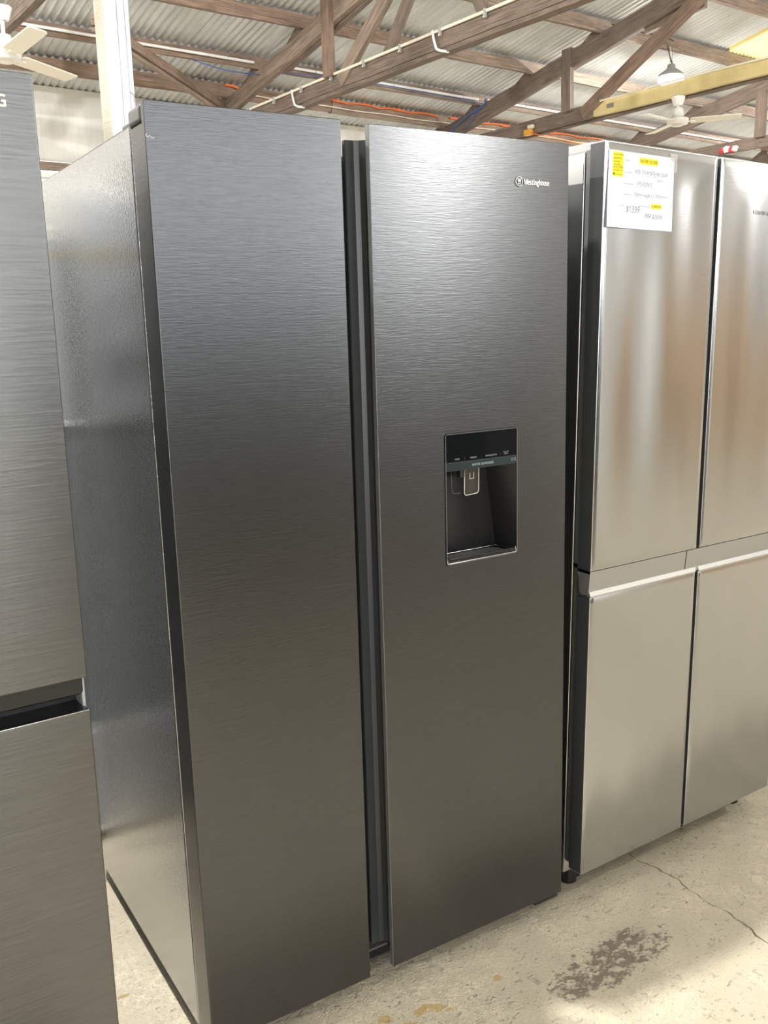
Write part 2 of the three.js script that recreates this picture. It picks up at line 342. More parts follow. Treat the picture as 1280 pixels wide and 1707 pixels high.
{
  const y = new THREE.Group(); y.name = 'yard'; scene.add(y); y.position.copy(BO); y.rotation.y = BETA; tag(y, 'paved yard outside the roller doors', null, null, 'structure');
  mesh('paving', bx(-30, 40, -0.08, -0.03, 10.45, 45, 0), M.slab, y);
}

// ---------------------------------------------------------------- roof trusses
function truss(X, label, spec) {
  const t = bthing('roof_truss', label, 'truss', X, 3.6, EAVE + 0.1, 'timber roof trusses');
  const at = (y, z, dx = 0) => V(dx, y - 3.6, z - EAVE - 0.1);
  for (const [n, [y0, z0], [y1, z1], w, h, m, dx = 0] of spec) mesh(n, timber(at(y0, z0, dx), at(y1, z1, dx), w, h, V(1, 0, 0), 0.003), m, t);
  for (const zp of [-9.742, -9.093, -8.187, -7.182, -6.26]) {              // wedge cleats that keep the purlins from sliding
    const g = extrudeShape([[zp - 0.34, sheetY(zp - 0.34) - 0.19], [zp + 0.02, sheetY(zp + 0.02) - 0.19], [zp + 0.02, sheetY(zp + 0.02) - 0.075], [zp - 0.06, sheetY(zp) - 0.085]], 0.05);
    g.rotateY(-Math.PI / 2); g.translate(0.03, -3.6, -EAVE - 0.1); mesh('cleat', g, M.timberDark, t);
  }
  return t;
}
const rafterY = (z, drop) => sheetY(z) - drop;
const rafters = [['rafter', [rafterY(-10.25, 0.245), -10.25], [rafterY(-0.02, 0.245), -0.02], 0.06, 0.165]];
truss(5.18, 'dark timber truss with a cream conduit along its tie beam', [
  ['tie_beam', [3.655, -10.25], [3.625, 10.2], 0.05, 0.125, M.timberDark], ['tie_beam_ledge', [3.573, -10.25], [3.543, 10.2], 0.09, 0.035, M.timberDark, 0.03], ['tie_beam', [3.66, -10.25], [3.63, 10.2], 0.05, 0.14, M.timberDark, 0.10],
  [...rafters[0], M.timber], ['rafter', [rafterY(-8.6, 0.29), -8.6], [rafterY(-5.5, 0.29), -5.5], 0.045, 0.11, M.timberDark, 0.06],
  ['king_post', [3.70, -7.64], [4.42, -7.64], 0.055, 0.13, M.timberRed, -0.06], ['web_brace', [3.64, -7.50], [4.62, -6.14], 0.05, 0.125, M.timber, -0.02], ['web_brace', [3.64, -6.97], [4.7, -6.08], 0.05, 0.10, M.timberDark, 0.06],
  ['web_brace', [3.7, -5.62], [4.6, -6.06], 0.05, 0.10, M.timberDark, 0.03],
]);
const paintedTruss = truss(8.28, 'dark timber truss whose tie beam is painted cream yellow from the post on', [
  ['tie_beam', [3.665, -10.25], [3.675, -7.21], 0.05, 0.145, M.timberDark], ['painted_tie_beam', [3.675, -7.21], [3.645, 10.2], 0.055, 0.135, M.yellowPaint], ['tie_beam', [3.66, -10.25], [3.66, 10.2], 0.05, 0.15, M.timberDark, 0.09],
  [...rafters[0].slice(0, 4), 0.19, M.timberDark], ['post', [3.72, -7.565], [4.37, -7.565], 0.06, 0.13, M.timberDark, -0.05], ['web_brace', [3.66, -7.36], [4.62, -5.60], 0.05, 0.135, M.timberRed, -0.02],
 
  ['web_brace', [4.36, -6.6], [4.42, -5.9], 0.045, 0.12, M.timber, 0.05],
]);
mesh('gang_nail_plate', bx(-0.034, -0.029, 3.655 - 3.6, 3.70 - 3.6, -7.02 + 10.21, -6.93 + 10.21, 0), M.steelEdge, paintedTruss);
truss(11.5, 'dark timber truss farthest away above the steel fridge', [
  ['tie_beam', [3.65, -10.25], [3.65, 10.2], 0.06, 0.14, M.timberDark], [...rafters[0].slice(0, 4), 0.19, M.timberDark], ['post', [3.7, -7.22], [4.25, -7.22], 0.06, 0.13, M.timberDark, -0.05],
  ['web_brace', [3.66, -7.0], [4.6, -5.4], 0.05, 0.13, M.timberDark, -0.02],
]);
truss(2.2, 'timber truss resting on the white painted post', [['tie_beam', [3.66, -10.25], [3.66, 10.2], 0.06, 0.14, M.timberDark], [...rafters[0], M.timberDark], ['web_brace', [3.7, -6.9], [4.5, -5.6], 0.05, 0.12, M.timberDark]]);
for (const X of [-1.2, -4.4, -7.6, 14.6, 17.8]) truss(X, ({ '-1.2': 'timber truss just left of the row of fridges overhead', '-4.4': 'timber truss in the middle of the left half of the shed', '-7.6': 'timber truss nearest the left end wall', 14.6: 'timber truss beyond the farthest visible one', 17.8: 'timber truss nearest the right end wall' })[X], [['tie_beam', [3.66, -10.25], [3.66, 10.2], 0.06, 0.14, M.timberDark], [...rafters[0], M.timberDark]]);
{ // the slanting brace from the truss foot up under the purlins
  const o = bthing('timber_brace', 'slanting brown timber brace between the white post and the truss foot', 'brace', 5.1, 3.85, -9.72);
  mesh('brace_timber', timber(V(0.02, 0.0, -0.02), V(-2.0, 0.135, 1.62), 0.05, 0.085, V(1, 0, 1), 0.003), M.timberRed, o);
  mesh('batten', timber(V(-0.06, -0.062, 0.03), V(-2.0, 0.07, 1.60), 0.035, 0.035, V(1, 0, 1), 0.003), M.timber, o);
}
{ // white painted post
  const o = bthing('painted_post', 'white painted timber post behind the middle fridge', 'post', 2.245, 0, -5.58);
  mesh('post_core', bx(-0.073, 0.05, 0, 3.72, -0.085, 0.06, 0.006), M.postCream, o);
  for (const [x0, x1] of [[-0.073, -0.001], [0.001, 0.045], [0.047, 0.073]]) mesh('face_board', bx(x0, x1, 0, 3.72, 0.0605, 0.08, 0.003), M.postWhite, o);
  mesh('hook', tube([V(0.047, 2.80, 0.084), V(0.062, 2.785, 0.09), V(0.066, 2.76, 0.09), V(0.072, 2.745, 0.084)], 0.003, 12, 6), M.postWhite, o);
  mesh('bracket', bx(-0.072, -0.02, 2.43, 2.442, 0.08, 0.11, 0.002), M.postCream, o);
}

// ---------------------------------------------------------------- conduits and cables on the timbers
{
  const pz = -9.093 + 0.075, y = sheetY(-9.093) - 0.062;
  const o = bthing('pvc_conduit', 'white plastic conduit clipped along the second purlin', 'conduit', 0, y, pz + 0.02);
  for (const [a, b] of [[-2, 5.1], [5.26, 8.2], [8.36, 14]]) mesh('pipe', rod(V(a, 0, 0.01), V(b, -0.01, 0.01), 0.0135), M.pvc, o);
  for (let x = 0.6; x < 12; x += 1.05) mesh('clip', new THREE.TorusGeometry(0.0155, 0.0035, 6, 12).rotateY(Math.PI / 2).translate(x, -0.003, 0.01), M.greyPlastic, o);
  const bl = bthing('blue_cable', 'thin blue cable sagging under the white conduit', 'cable', 4.4, y - 0.085, pz + 0.05);
  mesh('cable', tube([V(0, 0.0, 0), V(0.3, -0.045, 0.005), V(0.6, -0.05, 0), V(0.85, -0.03, 0), V(1.1, 0.02, 0), V(1.7, 0.045, 0), V(2.6, 0.055, 0), V(3.86, 0.03, 0)], 0.0045, 60, 6), M.blue, bl);
  const bd = bthing('blue_cable', 'blue cable looped down the rafter of the yellow-beamed truss', 'cable', 8.24, 4.1, -8.88);
  mesh('cable', tube([V(-0.02, 0.02, 0), V(-0.03, -0.06, -0.03), V(-0.03, -0.11, -0.28), V(-0.03, -0.22, -0.58), V(-0.03, -0.34, -0.75)], 0.009, 40, 6), M.blue, bd);
  mesh('cable', tube([V(-0.03, -0.07, -0.1), V(-0.03, -0.13, -0.18), V(-0.03, -0.26, -0.33)], 0.006, 20, 6), M.blue, bd);
  const p0 = -9.742 + 0.095, y0 = sheetY(-9.742) - 0.05;
  const oc = bthing('orange_cable', 'orange conduit strung along the lowest purlin', 'cable', 5.0, y0, p0);
  const run = (x0, x1, n, dy, r, m) => { const pts = []; for (let i = 0; i <= n; i++) pts.push(V(x0 + (x1 - x0) * i / n, dy + 0.008 * Math.sin(i * 2.1) - 0.004 * (i % 3), 0.012)); mesh('cable', tube(pts, r, n * 6, 8), m, oc); };
  run(0.1, 0.36, 3, 0.02, 0.013, M.orange); run(0.92, 3.1, 14, 0.028, 0.0115, M.orange); run(3.45, 6.4, 14, 0.028, 0.011, M.orange);
  for (let x = 1.5; x < 6; x += 0.9) mesh('coupling', rod(V(x, 0.024, 0.012), V(x + 0.12, 0.024, 0.012), 0.0135), M.orange, oc);
  const cc = bthing('cream_cable', 'thin cream cable along the lowest purlin under the orange conduit', 'cable', 5.0, y0 - 0.05, p0);
  const pts = []; for (let i = 0; i <= 24; i++) pts.push(V(0.2 + i * 0.25, 0.005 * Math.sin(i * 1.7), 0.008)); mesh('cable', tube(pts, 0.0065, 140, 6), M.pvcCream, cc);
  const od = bthing('orange_plug', 'orange socket box with a cream plug on the dark tie beam', 'socket', 8.23, 3.62, -8.16);
  mesh('socket_box', bx(-0.03, 0.02, -0.045, 0.02, -0.055, 0.055, 0.006), M.amber, od); mesh('plug', bx(-0.03, 0.02, 0.022, 0.065, 0.0, 0.085, 0.012), M.pvcCream, od); mesh('lead', tube([V(-0.02, -0.03, 0.05), V(0.2, -0.05, 0.1), V(0.6, -0.07, 0.1), V(1.2, -0.06, 0.0)], 0.008, 30, 6), M.orange, od);
}
{ // cream conduit on the first tie beam
  const o = bthing('cream_conduit', 'cream conduit with saddles along the first truss tie beam', 'conduit', 5.135, 3.715, -7);
  const ys = (z) => -0.0015 * z;
  mesh('pipe', rod(V(0, ys(-3.2), -3.2), V(0, ys(3.4), 3.4), 0.0125), M.pvcCream, o);
  for (let z = -2.7; z < 3; z += 0.52) { const s = mesh('saddle', bx(-0.02, 0.004, ys(z) - 0.05, ys(z) + 0.016, z - 0.011, z + 0.011, 0.003), M.greyPlastic, o); mesh('screw', new THREE.SphereGeometry(0.006, 8, 6).translate(-0.022, ys(z) - 0.042, z), M.pvc, s); }
  for (const z of [-1.31, 0.85]) mesh('drop_pipe', tube([V(-0.012, 0.01, z), V(-0.014, -0.06, z + 0.02), V(-0.014, -0.135, z + 0.05), V(0, -0.155, z + 0.085), V(0.05, -0.165, z + 0.13)], 0.0105, 24, 8, false, 0.05), M.pvc, o);
  const k = bthing('black_wire', 'black wire stapled along the purlin above the lamp', 'cable', 8.4, sheetY(-7.182) - 0.045, -7.182 + 0.083);
  mesh('wire', tube([V(0, 0.01, 0), V(0.15, -0.008, 0), V(0.33, 0.012, 0), V(0.55, 0.0, 0), V(0.8, 0.02, 0), V(1.05, 0.0, 0)], 0.006, 30, 6), M.black, k); mesh('clip', new THREE.SphereGeometry(0.012, 8, 6).translate(0.17, 0, 0.006), M.pvc, k);
  const y = bthing('yellow_beam_conduit', 'cream cable lying along the top of the yellow painted beam', 'conduit', 8.23, 3.745, -6.5);
  mesh('pipe', tube([V(0, 0.0, -0.6), V(0, -0.003, -0.1), V(0, 0.005, 0.2), V(0, 0.0, 0.7), V(0, -0.015, 1.6), V(0, -0.02, 2.4)], 0.010, 40, 6), M.pvcCream, y);
  const rw = bthing('red_white_tape', 'crumpled red and white tape tied on the far beam', 'tape', 11.44, 3.62, -7.66);
  for (const [dy, dz, r, m] of [[0, -0.10, 0.04, M.redCloth], [0.01, -0.03, 0.045, M.pvc], [-0.01, 0.03, 0.035, M.redCloth], [0, 0.09, 0.04, M.pvc]]) { const g = new THREE.IcosahedronGeometry(r, 1); const P = g.attributes.position; for (let i = 0; i < P.count; i++) { const q = 0.8 + 0.5 * hash(Math.round(P.getX(i) * 900), Math.round(P.getY(i) * 900), 5); P.setXYZ(i, P.getX(i) * q, P.getY(i) * q, P.getZ(i) * q); } g.computeVertexNormals(); mesh('strip', g.translate(0, dy, dz), m, rw); }
}

// ---------------------------------------------------------------- high bay lamps
function highBay([X, Y, Z, share], label) {
  const o = bthing('high_bay_lamp', label, 'lamp', X, Y, Z, 'round high bay lamps');
  mesh('housing', new THREE.LatheGeometry([[0.0, 0.14], [0.04, 0.14], [0.048, 0.10], [0.09, 0.07], [0.135, 0.04], [0.142, 0.016], [0.132, 0.010]].map(([x, y]) => new THREE.Vector2(x, y)), 32), M.greyPlastic, o);
  const d = mesh('led_lens', new THREE.LatheGeometry([[0, -0.075], [0.06, -0.072], [0.11, -0.06], [0.142, -0.03], [0.145, -0.012], [0.13, 0.004], [0.06, 0.010], [0, 0.010]].map(([x, y]) => new THREE.Vector2(x, y)), 32), M.glow, o);
  d.castShadow = false;
  mesh('hook', new THREE.TorusGeometry(0.022, 0.005, 8, 16).translate(0, 0.165, 0), M.steelEdge, o);
  const up = Math.max(0.25, sheetY(Z) - Y - 0.14);
  mesh('chain', rod(V(0, 0.185, 0), V(0.03, up, 0), 0.003), M.steelEdge, o); mesh('chain', rod(V(0, 0.185, 0), V(-0.03, up, 0), 0.003), M.steelEdge, o);
  mesh('flex', tube([V(0, 0.15, 0.01), V(-0.05, 0.2, 0.02), V(-0.09, 0.29, 0.02), V(-0.08, up, 0)], 0.006, 20, 6), M.black, o);
  const l = new THREE.PointLight(rgb(1, 0.975, 0.925), LAMP_POWER * share, 0, 2); l.position.set(0, -0.045, 0); l.castShadow = true; l.shadow.radius = 2.5; l.name = 'lamp_light'; o.add(l);
  return o;
}
LAMPS.forEach((p, i) => highBay(p, i === 0 ? 'glowing round high bay lamp hanging above the yellow painted beam' : i === 1 ? 'round high bay lamp right over the row of fridges' : i === 2 ? 'round high bay lamp at the back of the shed on the left' : ['', '', '', 'round high bay lamp over the left end of the fridge row', 'round high bay lamp over the aisle right of the steel fridge', 'round high bay lamp at the back of the shed on the far right', 'round high bay lamp over the front aisle facing the middle fridge', 'round high bay lamp over the front aisle near the right end'][i]));

// ---------------------------------------------------------------- ceiling fans
function fan(X, Y, Z, angle, r, label, drop) {
  const o = bthing('ceiling_fan', label, 'fan', X, Y, Z, 'white ceiling fans');
  const lathe = (p) => new THREE.LatheGeometry(p.map(([x, y]) => new THREE.Vector2(x, y)), 32);
  mesh('canopy', lathe([[0.02, drop - 0.085], [0.045, drop - 0.08], [0.068, drop - 0.01], [0.07, drop], [0, drop]]), M.fanWhite, o);
  mesh('down_rod', rod(V(0, 0.08, 0), V(0, drop - 0.06, 0), 0.0135, 12), M.fanWhite, o);
  mesh('motor', lathe([[0, -0.045], [0.05, -0.045], [0.058, -0.03], [0.10, -0.028], [0.105, 0.02], [0.098, 0.028], [0.058, 0.032], [0.055, 0.09], [0.045, 0.125], [0.018, 0.13], [0, 0.13]]), M.fanWhite, o);
  for (let k = 0; k < 3; k++) {
    const b = new THREE.Group(); b.name = 'blade'; o.add(b); b.rotation.y = -(angle + k * Math.PI * 2 / 3);
    const s = extrudeShape(roundRect(0.12, r, -0.062, 0.058, 0.02), 0.006, 0.0015); s.rotateX(-Math.PI / 2); 
    const P = s.attributes.position; for (let i = 0; i < P.count; i++) { const t = (P.getX(i) - 0.12) / (r - 0.12); P.setY(i, P.getY(i) + P.getZ(i) * (0.22 - 0.06 * t) - 6 * P.getZ(i) * P.getZ(i) * 0.25); } s.computeVertexNormals();
    mesh('blade_sheet', s, M.fanBlade, b);
    mesh('blade_iron', bx(0.06, 0.17, -0.012, -0.004, -0.022, 0.022, 0.002), M.fanWhite, b);
  }
  return o;
}
fan(8.28, 3.37, -6.14, 0.969, 0.6, 'white ceiling fan hanging under the yellow painted beam', 0.235);
fan(2.0, 3.27, -6.86, 1.54, 0.66, 'white ceiling fan at the upper left beside the white post', 0.30);

// ---------------------------------------------------------------- dark side-by-side fridge in the middle
const mainFridge = thing('side_by_side_fridge', 'black brushed steel side-by-side fridge with water dispenser in the middle', 'fridge');
mainFridge.rotation.set(0.0019, 0, 0.0049);
{
  const g = mainFridge, T = 1.7743, YB = 0.045, DT = 0.0735;
  mesh('cabinet', bx(0.003, 0.902, 0.0316, 1.7513, -0.775, -0.0855, 0.004), M.sidePanel, g);
  mesh('gasket', bx(0.012, 0.893, 0.05, 1.735, -0.0858, -0.0732, 0), M.black, g);
  const handleProfile = (xe, xp, s) => {                                 // plan of a grip scoop, from the skin's edge xe to the plate's edge xp; s = +1 for the door on the right
    const p = [[xe + s * 0.001, -0.0135], [xe + s * 0.006, -0.016], [xe + s * 0.013, -0.024], [xe + s * 0.016, -0.034], [xe + s * 0.014, -0.044], [xe + s * 0.007, -0.052], [xe - s * 0.002, -0.056], [xp + s * 0.002, -0.057], [xp, -0.059], [xp, -0.071], [xp + s * 0.002, -0.0732], [xe + s * 0.028, -0.0732], [xe + s * 0.028, -0.0135]];
    return p.map(([x, z]) => [x, -z]);
  };
  const grip = (xe, xp, s, y0, y1) => { const q = extrudeShape(s > 0 ? handleProfile(xe, xp, s).reverse() : handleProfile(xe, xp, s), y1 - y0); q.rotateX(-Math.PI / 2); q.translate(0, y0, 0); q.scale(1, 1, 1); return q; };
  // left door
  const dl = mesh('door', merge([bx(0, 0.3581, YB, T, -0.0135, 0, 0.0018), bx(0.001, 0.3301, YB + 0.004, T - 0.032, -DT, -0.0133, 0.002)]), M.darkSteel, g);
  const fixZ = (q) => { const P = q.attributes.position; for (let i = 0; i < P.count; i++) P.setZ(i, P.getZ(i)); return q; };
  mesh('grip_scoop', fixZ(grip(0.3571, 0.3915, -1, YB + 0.03, T - 0.02)), M.scoop, dl);
  mesh('scuff_mark', tube([V(0.002, 1.7225, 0.0006), V(0.0012, 1.7195, 0.0006), V(0.0035, 1.7175, 0.0006), V(0.0055, 1.7185, 0.0006), V(0.0075, 1.7195, 0.0006), V(0.0105, 1.7165, 0.0006), V(0.0145, 1.7168, 0.0006)], 0.0005, 30, 5), M.pvc, dl);
  mesh('sticker', bx(0.3885, 0.3918, 1.722, 1.752, -0.0592, -0.0568, 0), M.pvc, dl);
  // right door with the opening for the dispenser
  const x0 = 0.418, x1 = 0.905, dx0 = 0.576, dx1 = 0.765, dy0 = 0.921, dy1 = 1.195;
  const hole = roundRect(dx0, dx1, dy0, dy1, 0.004, 3).reverse();
  const skin = extrudeShape(roundRect(x0, x1, YB, T, 0.0015, 2), 0.0135 - 0.002, 0.001, [hole]).translate(0, 0, -0.0125 - 0.0016);
  const core = extrudeShape([[x0 + 0.028, YB + 0.004], [x1 - 0.001, YB + 0.004], [x1 - 0.001, T - 0.032], [x0 + 0.028, T - 0.032]], DT - 0.0135, 0, [hole]).translate(0, 0, -DT);
  const dr = mesh('door', merge([skin, core]), M.darkSteel, g); dr.position.set(0, -0.002, -0.0016);
  mesh('grip_scoop', grip(x0 + 0.001, 0.3985, 1, YB + 0.03, T - 0.02), M.scoop, dr);
  mesh('edge_cap', bx(x0 - 0.0006, x0 + 0.001, YB + 0.002, T - 0.002, -0.0135, -0.0016, 0.0004, 1), M.darkPlastic, dr);
  const logo = new THREE.Group(); logo.name = 'logo'; dr.add(logo); logo.position.set(0.7605, 1.6925, 0);
  mesh('emblem_ring', new THREE.TorusGeometry(0.0088, 0.0008, 8, 40).translate(0.0095, 0, 0.0003), M.silver, logo);
  { const w = lettering('W', 0.0072, 0.0006, font, 0.95); w.translate(0.0052, -0.0022, 0); mesh('emblem_letter', w, M.silver, logo); }
  mesh('emblem_bar', bx(0.0055, 0.0135, -0.0056, -0.0042, 0, 0.0006, 0), M.silver, logo);
  for (const ex of [0.0058, 0.0095, 0.0132]) mesh('emblem_dot', new THREE.SphereGeometry(0.0009, 8, 6).translate(ex, 0.0058 - (ex === 0.0095 ? 0 : 0.0007), 0.0003), M.silver, logo);
  { const w = lettering('Westinghouse', 0.0104, 0.0005, font, 0.72, 0.0010); const k = 0.0675 / w.userData.width; w.scale(k, 1, 1); w.translate(0.022, -0.0052, 0); mesh('brand_lettering', w, M.silver, logo); }
  // dispenser
  const dsp = new THREE.Group(); dsp.name = 'water_dispenser'; g.add(dsp); dsp.position.set(0, -0.002, -0.0016);
  { // recess: opening at the front, smaller slanted back
    const F = [V(dx0, dy0, -0.001), V(dx1, dy0, -0.001), V(dx1, 1.119, -0.001), V(dx0, 1.119, -0.001)], K = [V(0.600, 0.929, -0.056), V(0.748, 0.929, -0.056), V(0.728, 1.119, -0.064), V(0.608, 1.119, -0.064)];
    const pos = [], quad = (a, b, c, d) => pos.push(...[a, b, c, a, c, d].flatMap((v) => v.toArray()));
    const mid = (a, b, t, bulge) => a.clone().lerp(b, t).add(V(0, 0, bulge));
    for (let i = 0; i < 4; i++) { const j = (i + 1) % 4; if (i === 0) continue; for (let n = 0; n < 12; n++) { const a = n / 12, b = (n + 1) / 12; quad(F[i].clone().lerp(F[j], a), F[i].clone().lerp(F[j], b), K[i].clone().lerp(K[j], b), K[i].clone().lerp(K[j], a)); } }
    const N = 10; for (let i = 0; i < N; i++) { const bl = (t) => -0.006 * Math.sin(Math.PI * t); quad(mid(K[0], K[1], i / N, bl(i / N)), mid(K[0], K[1], (i + 1) / N, bl((i + 1) / N)), mid(K[3], K[2], (i + 1) / N, bl((i + 1) / N)), mid(K[3], K[2], i / N, bl(i / N))); }
    const q = new THREE.BufferGeometry(); q.setAttribute('position', new THREE.Float32BufferAttribute(pos, 3)); q.computeVertexNormals(); mesh('recess', boxUV(q), M.recess, dsp);
  }
  const panelTex = canvasTex(768, 240, (c, w, h) => { c.fillStyle = '#0d1013'; c.fillRect(0, 0, w, h); c.fillStyle = '#8d9596'; c.font = '600 17px sans-serif'; c.textAlign = 'center'; c.fillText('MODE', 122, 222); c.fillText('FREEZER', 290, 222); c.fillText('REFRIGERATOR', 480, 222); c.fillText('LOCK', 640, 222); c.font = '600 13px sans-serif'; c.fillText('HOLD FOR', 640, 204); c.fillStyle = '#4b5254'; for (const x of [200, 375, 578]) c.fillRect(x, 200, 2, 26); });
  const glass = bx(dx0 + 0.001, dx1 - 0.001, 1.136, dy1 - 0.001, -0.02, 0.0004, 0.001);
  { const p = glass.attributes.position, u = glass.attributes.uv; for (let i = 0; i < p.count; i++) u.setXY(i, (p.getX(i) - dx0) / (dx1 - dx0), (p.getY(i) - 1.136) / 0.059); }
  mesh('control_panel', glass, std({ map: panelTex, roughness: 0.07 }), dsp);
  const stripTex = canvasTex(768, 72, (c, w, h) => { c.fillStyle = '#2a3336'; c.fillRect(0, 0, w, h); c.fillStyle = '#98a2a3'; c.font = '600 26px sans-serif'; c.textAlign = 'center'; c.fillText('WATER DISPENSER', 390, 46); c.lineWidth = 3; c.strokeStyle = '#98a2a3'; c.strokeRect(700, 22, 16, 22); c.strokeRect(732, 22, 16, 22); });
  const strip = bx(dx0 + 0.001, dx1 - 0.001, 1.118, 1.1358, -0.03, 0.0004, 0.0008);
  { const p = strip.attributes.position, u = strip.attributes.uv; for (let i = 0; i < p.count; i++) u.setXY(i, (p.getX(i) - dx0) / (dx1 - dx0), (p.getY(i) - 1.118) / 0.0178); }
  mesh('label_strip', strip, std({ map: stripTex, roughness: 0.22 }), dsp);
  const rim = roundRect(dx0 + 0.0008, dx1 - 0.0008, dy0 + 0.0008, dy1 - 0.0008, 0.004, 4).map(([x, y]) => V(x, y, 0.0003));
  mesh('frame', tube(rim, 0.0009, 160, 6, true, 0), M.darkPlastic, dsp);
  // drip tray
  mesh('drip_tray', merge([bx(dx0 + 0.002, dx1 - 0.002, dy0 + 0.002, dy0 + 0.0055, -0.055, 0.0002, 0.001), bx(dx0 + 0.004, dx1 - 0.004, dy0 + 0.005, dy0 + 0.0125, -0.0042, -0.0012, 0.001)]), M.blackGloss, dsp);
  mesh('tray_edge', tube([V(dx0 + 0.003, 0.935, -0.003), V(dx0 + 0.003, 0.924, 0.0005), V(dx1 - 0.003, 0.924, 0.0005), V(dx1 - 0.003, 0.935, -0.003)], 0.0008, 60, 6, false, 0), M.chrome, dsp);
  mesh('tray_edge', tube([V(dx0 + 0.022, 0.932, -0.05), V(0.745, 0.932, -0.05), V(dx1 - 0.004, 0.9285, -0.006)], 0.0009, 40, 6, false, 0), M.chrome, dsp);
  mesh('tray_grille', merge([0, 1, 2, 3, 4, 5, 6].map((i) => bx(0.600, 0.742, 0.9275, 0.9295, -0.049 + i * 0.006, -0.0465 + i * 0.006, 0.0006, 1))), M.scoop, dsp);
  mesh('nozzle', new THREE.CylinderGeometry(0.011, 0.008, 0.03, 20).translate(0.652, 1.109, -0.05), M.black, dsp);
  // clear paddle
  const pad = mesh('paddle', extrudeShape(roundRect(-0.019, 0.019, -0.056, 0.012, 0.006), 0.003, 0.0005), M.clear, dsp); pad.position.set(0.675, 1.11, -0.046); pad.rotation.x = 0.10; pad.rotation.z = 0.06;
  mesh('paddle_rim', tube(roundRect(-0.019, 0.019, -0.056, 0.03, 0.006).map(([x, y]) => V(x, y, 0.0035)), 0.0011, 90, 6, true, 0), M.clearEdge, pad);
  mesh('paddle_mark', merge([bx(-0.0055, 0.0055, -0.0215, -0.0205, 0.003, 0.0045, 0), bx(-0.0055, -0.0045, -0.0215, -0.008, 0.003, 0.0045, 0), bx(0.0045, 0.0055, -0.0215, -0.008, 0.003, 0.0045, 0)]), M.clearEdge, pad);
  mesh('light_pipe', tube([V(0.632, 1.105, -0.058), V(0.634, 1.062, -0.058), V(0.640, 1.058, -0.057), V(0.656, 1.058, -0.057)], 0.0007, 24, 6, false, 0.1), M.darkPlastic, dsp);
  // base and top fittings
  mesh('kick_panel', bx(0.03, 0.875, 0.010, 0.05, -0.12, -0.09, 0.003), M.black, g);
  mesh('lower_hinge', bx(0.822, 0.894, 0.034, 0.0455, -0.09, -0.004, 0.002), M.black, g); mesh('lower_hinge', bx(0.008, 0.07, 0.034, 0.0455, -0.09, -0.012, 0.002), M.black, g);
  for (const [x, z] of [[0.05, -0.115], [0.85, -0.115], [0.05, -0.63], [0.85, -0.63]]) mesh('foot', new THREE.CylinderGeometry(0.02, 0.022, 0.034, 16).translate(x, 0.017, z), z > -0.2 ? M.cream : M.black, g);
  mesh('base_rail', bx(0.01, 0.035, 0.008, 0.034, -0.765, -0.14, 0.002), M.black, g); mesh('base_rail', bx(0.865, 0.89, 0.008, 0.034, -0.765, -0.14, 0.002), M.black, g);
  for (const [x, w] of [[0.0, 0.07], [0.835, 0.07]]) { const h = mesh('hinge_cover', bx(x + 0.001, x + w, 1.7455, 1.7725, -0.085, -0.024, 0.006), M.darkPlastic, g); mesh('hinge_pin', new THREE.CylinderGeometry(0.008, 0.008, 0.01, 12).translate(x + w / 2, 1.7465, -0.04), M.chrome, h); }
  mesh('top_trim', bx(0.006, 0.899, 1.7505, 1.757, -0.135, -0.088, 0.002), M.darkPlastic, g);
}

// ---------------------------------------------------------------- dark fridge at the left edge of the picture
const leftFridge = thing('bottom_drawer_fridge', 'dark brushed steel fridge at the left edge with recessed black grip', 'fridge', [-0.1727, 0, 0]);
leftFridge.rotation.y = 0.0409;
{
  const g = leftFridge;
  mesh('cabinet', bx(-0.905, -0.005, 0.02, 1.775, -0.70, -0.078, 0.004), M.greyPlastic, g);
  for (const [a, b] of [[-0.452, 0], [-0.91, -0.458]]) {
    const d = mesh('door', bx(a, b, 0.8463, 1.7939, -0.066, 0, 0.0025, 3), M.darkSteelB, g);
    const s = mesh('grip_recess', bx(a + 0.004, b - 0.005, 0.8135, 0.850, -0.055, -0.010, 0.007, 3), M.blackGloss, d);
    mesh('edge_trim', bx(b - 0.0008, b + 0.0012, 0.852, 1.788, -0.05, -0.006, 0.0005, 1), M.black, d);
    mesh('gasket', bx(a + 0.01, b - 0.008, 0.85, 1.77, -0.0785, -0.0655, 0), M.black, d);
    const w = mesh('drawer', bx(a, b, 0.04, 0.788, -0.066, 0, 0.0025, 3), M.darkSteelB, g);
    mesh('drawer_top', bx(a + 0.0015, b - 0.0015, 0.783, 0.7895, -0.064, -0.0022, 0.002), M.blackGloss, w);
    mesh('top_edge', tube([V(a + 0.002, 0.7885, -0.0008), V(b - 0.0015, 0.7885, -0.0008), V(b - 0.0015, 0.7885, -0.05)], 0.0009, 30, 6, false, 0), M.chrome, w);
    mesh('edge_trim', bx(b - 0.0008, b + 0.0012, 0.05, 0.782, -0.05, -0.006, 0.0005, 1), M.black, w);
    void s;
  }
  mesh('middle_rail', bx(-0.9, -0.004, 0.775, 0.86, -0.0775, -0.058, 0.002), M.black, g); mesh('rail_end', bx(-0.0065, -0.0005, 0.787, 0.846, -0.0775, -0.02, 0.002), M.greyPlastic, g);
  const w = lettering('SAMSUNG', 0.0175, 0.0008, font, 1.0, 0.0015); w.translate(-0.0385 - w.userData.width, 1.7425, 0.0002); mesh('brand_lettering', w, M.cream, g);
  for (const [x, z] of [[-0.86, -0.1], [-0.05, -0.1], [-0.86, -0.64], [-0.05, -0.64]]) mesh('foot', new THREE.CylinderGeometry(0.02, 0.022, 0.022, 16).translate(x, 0.011, z), M.black, g);
}

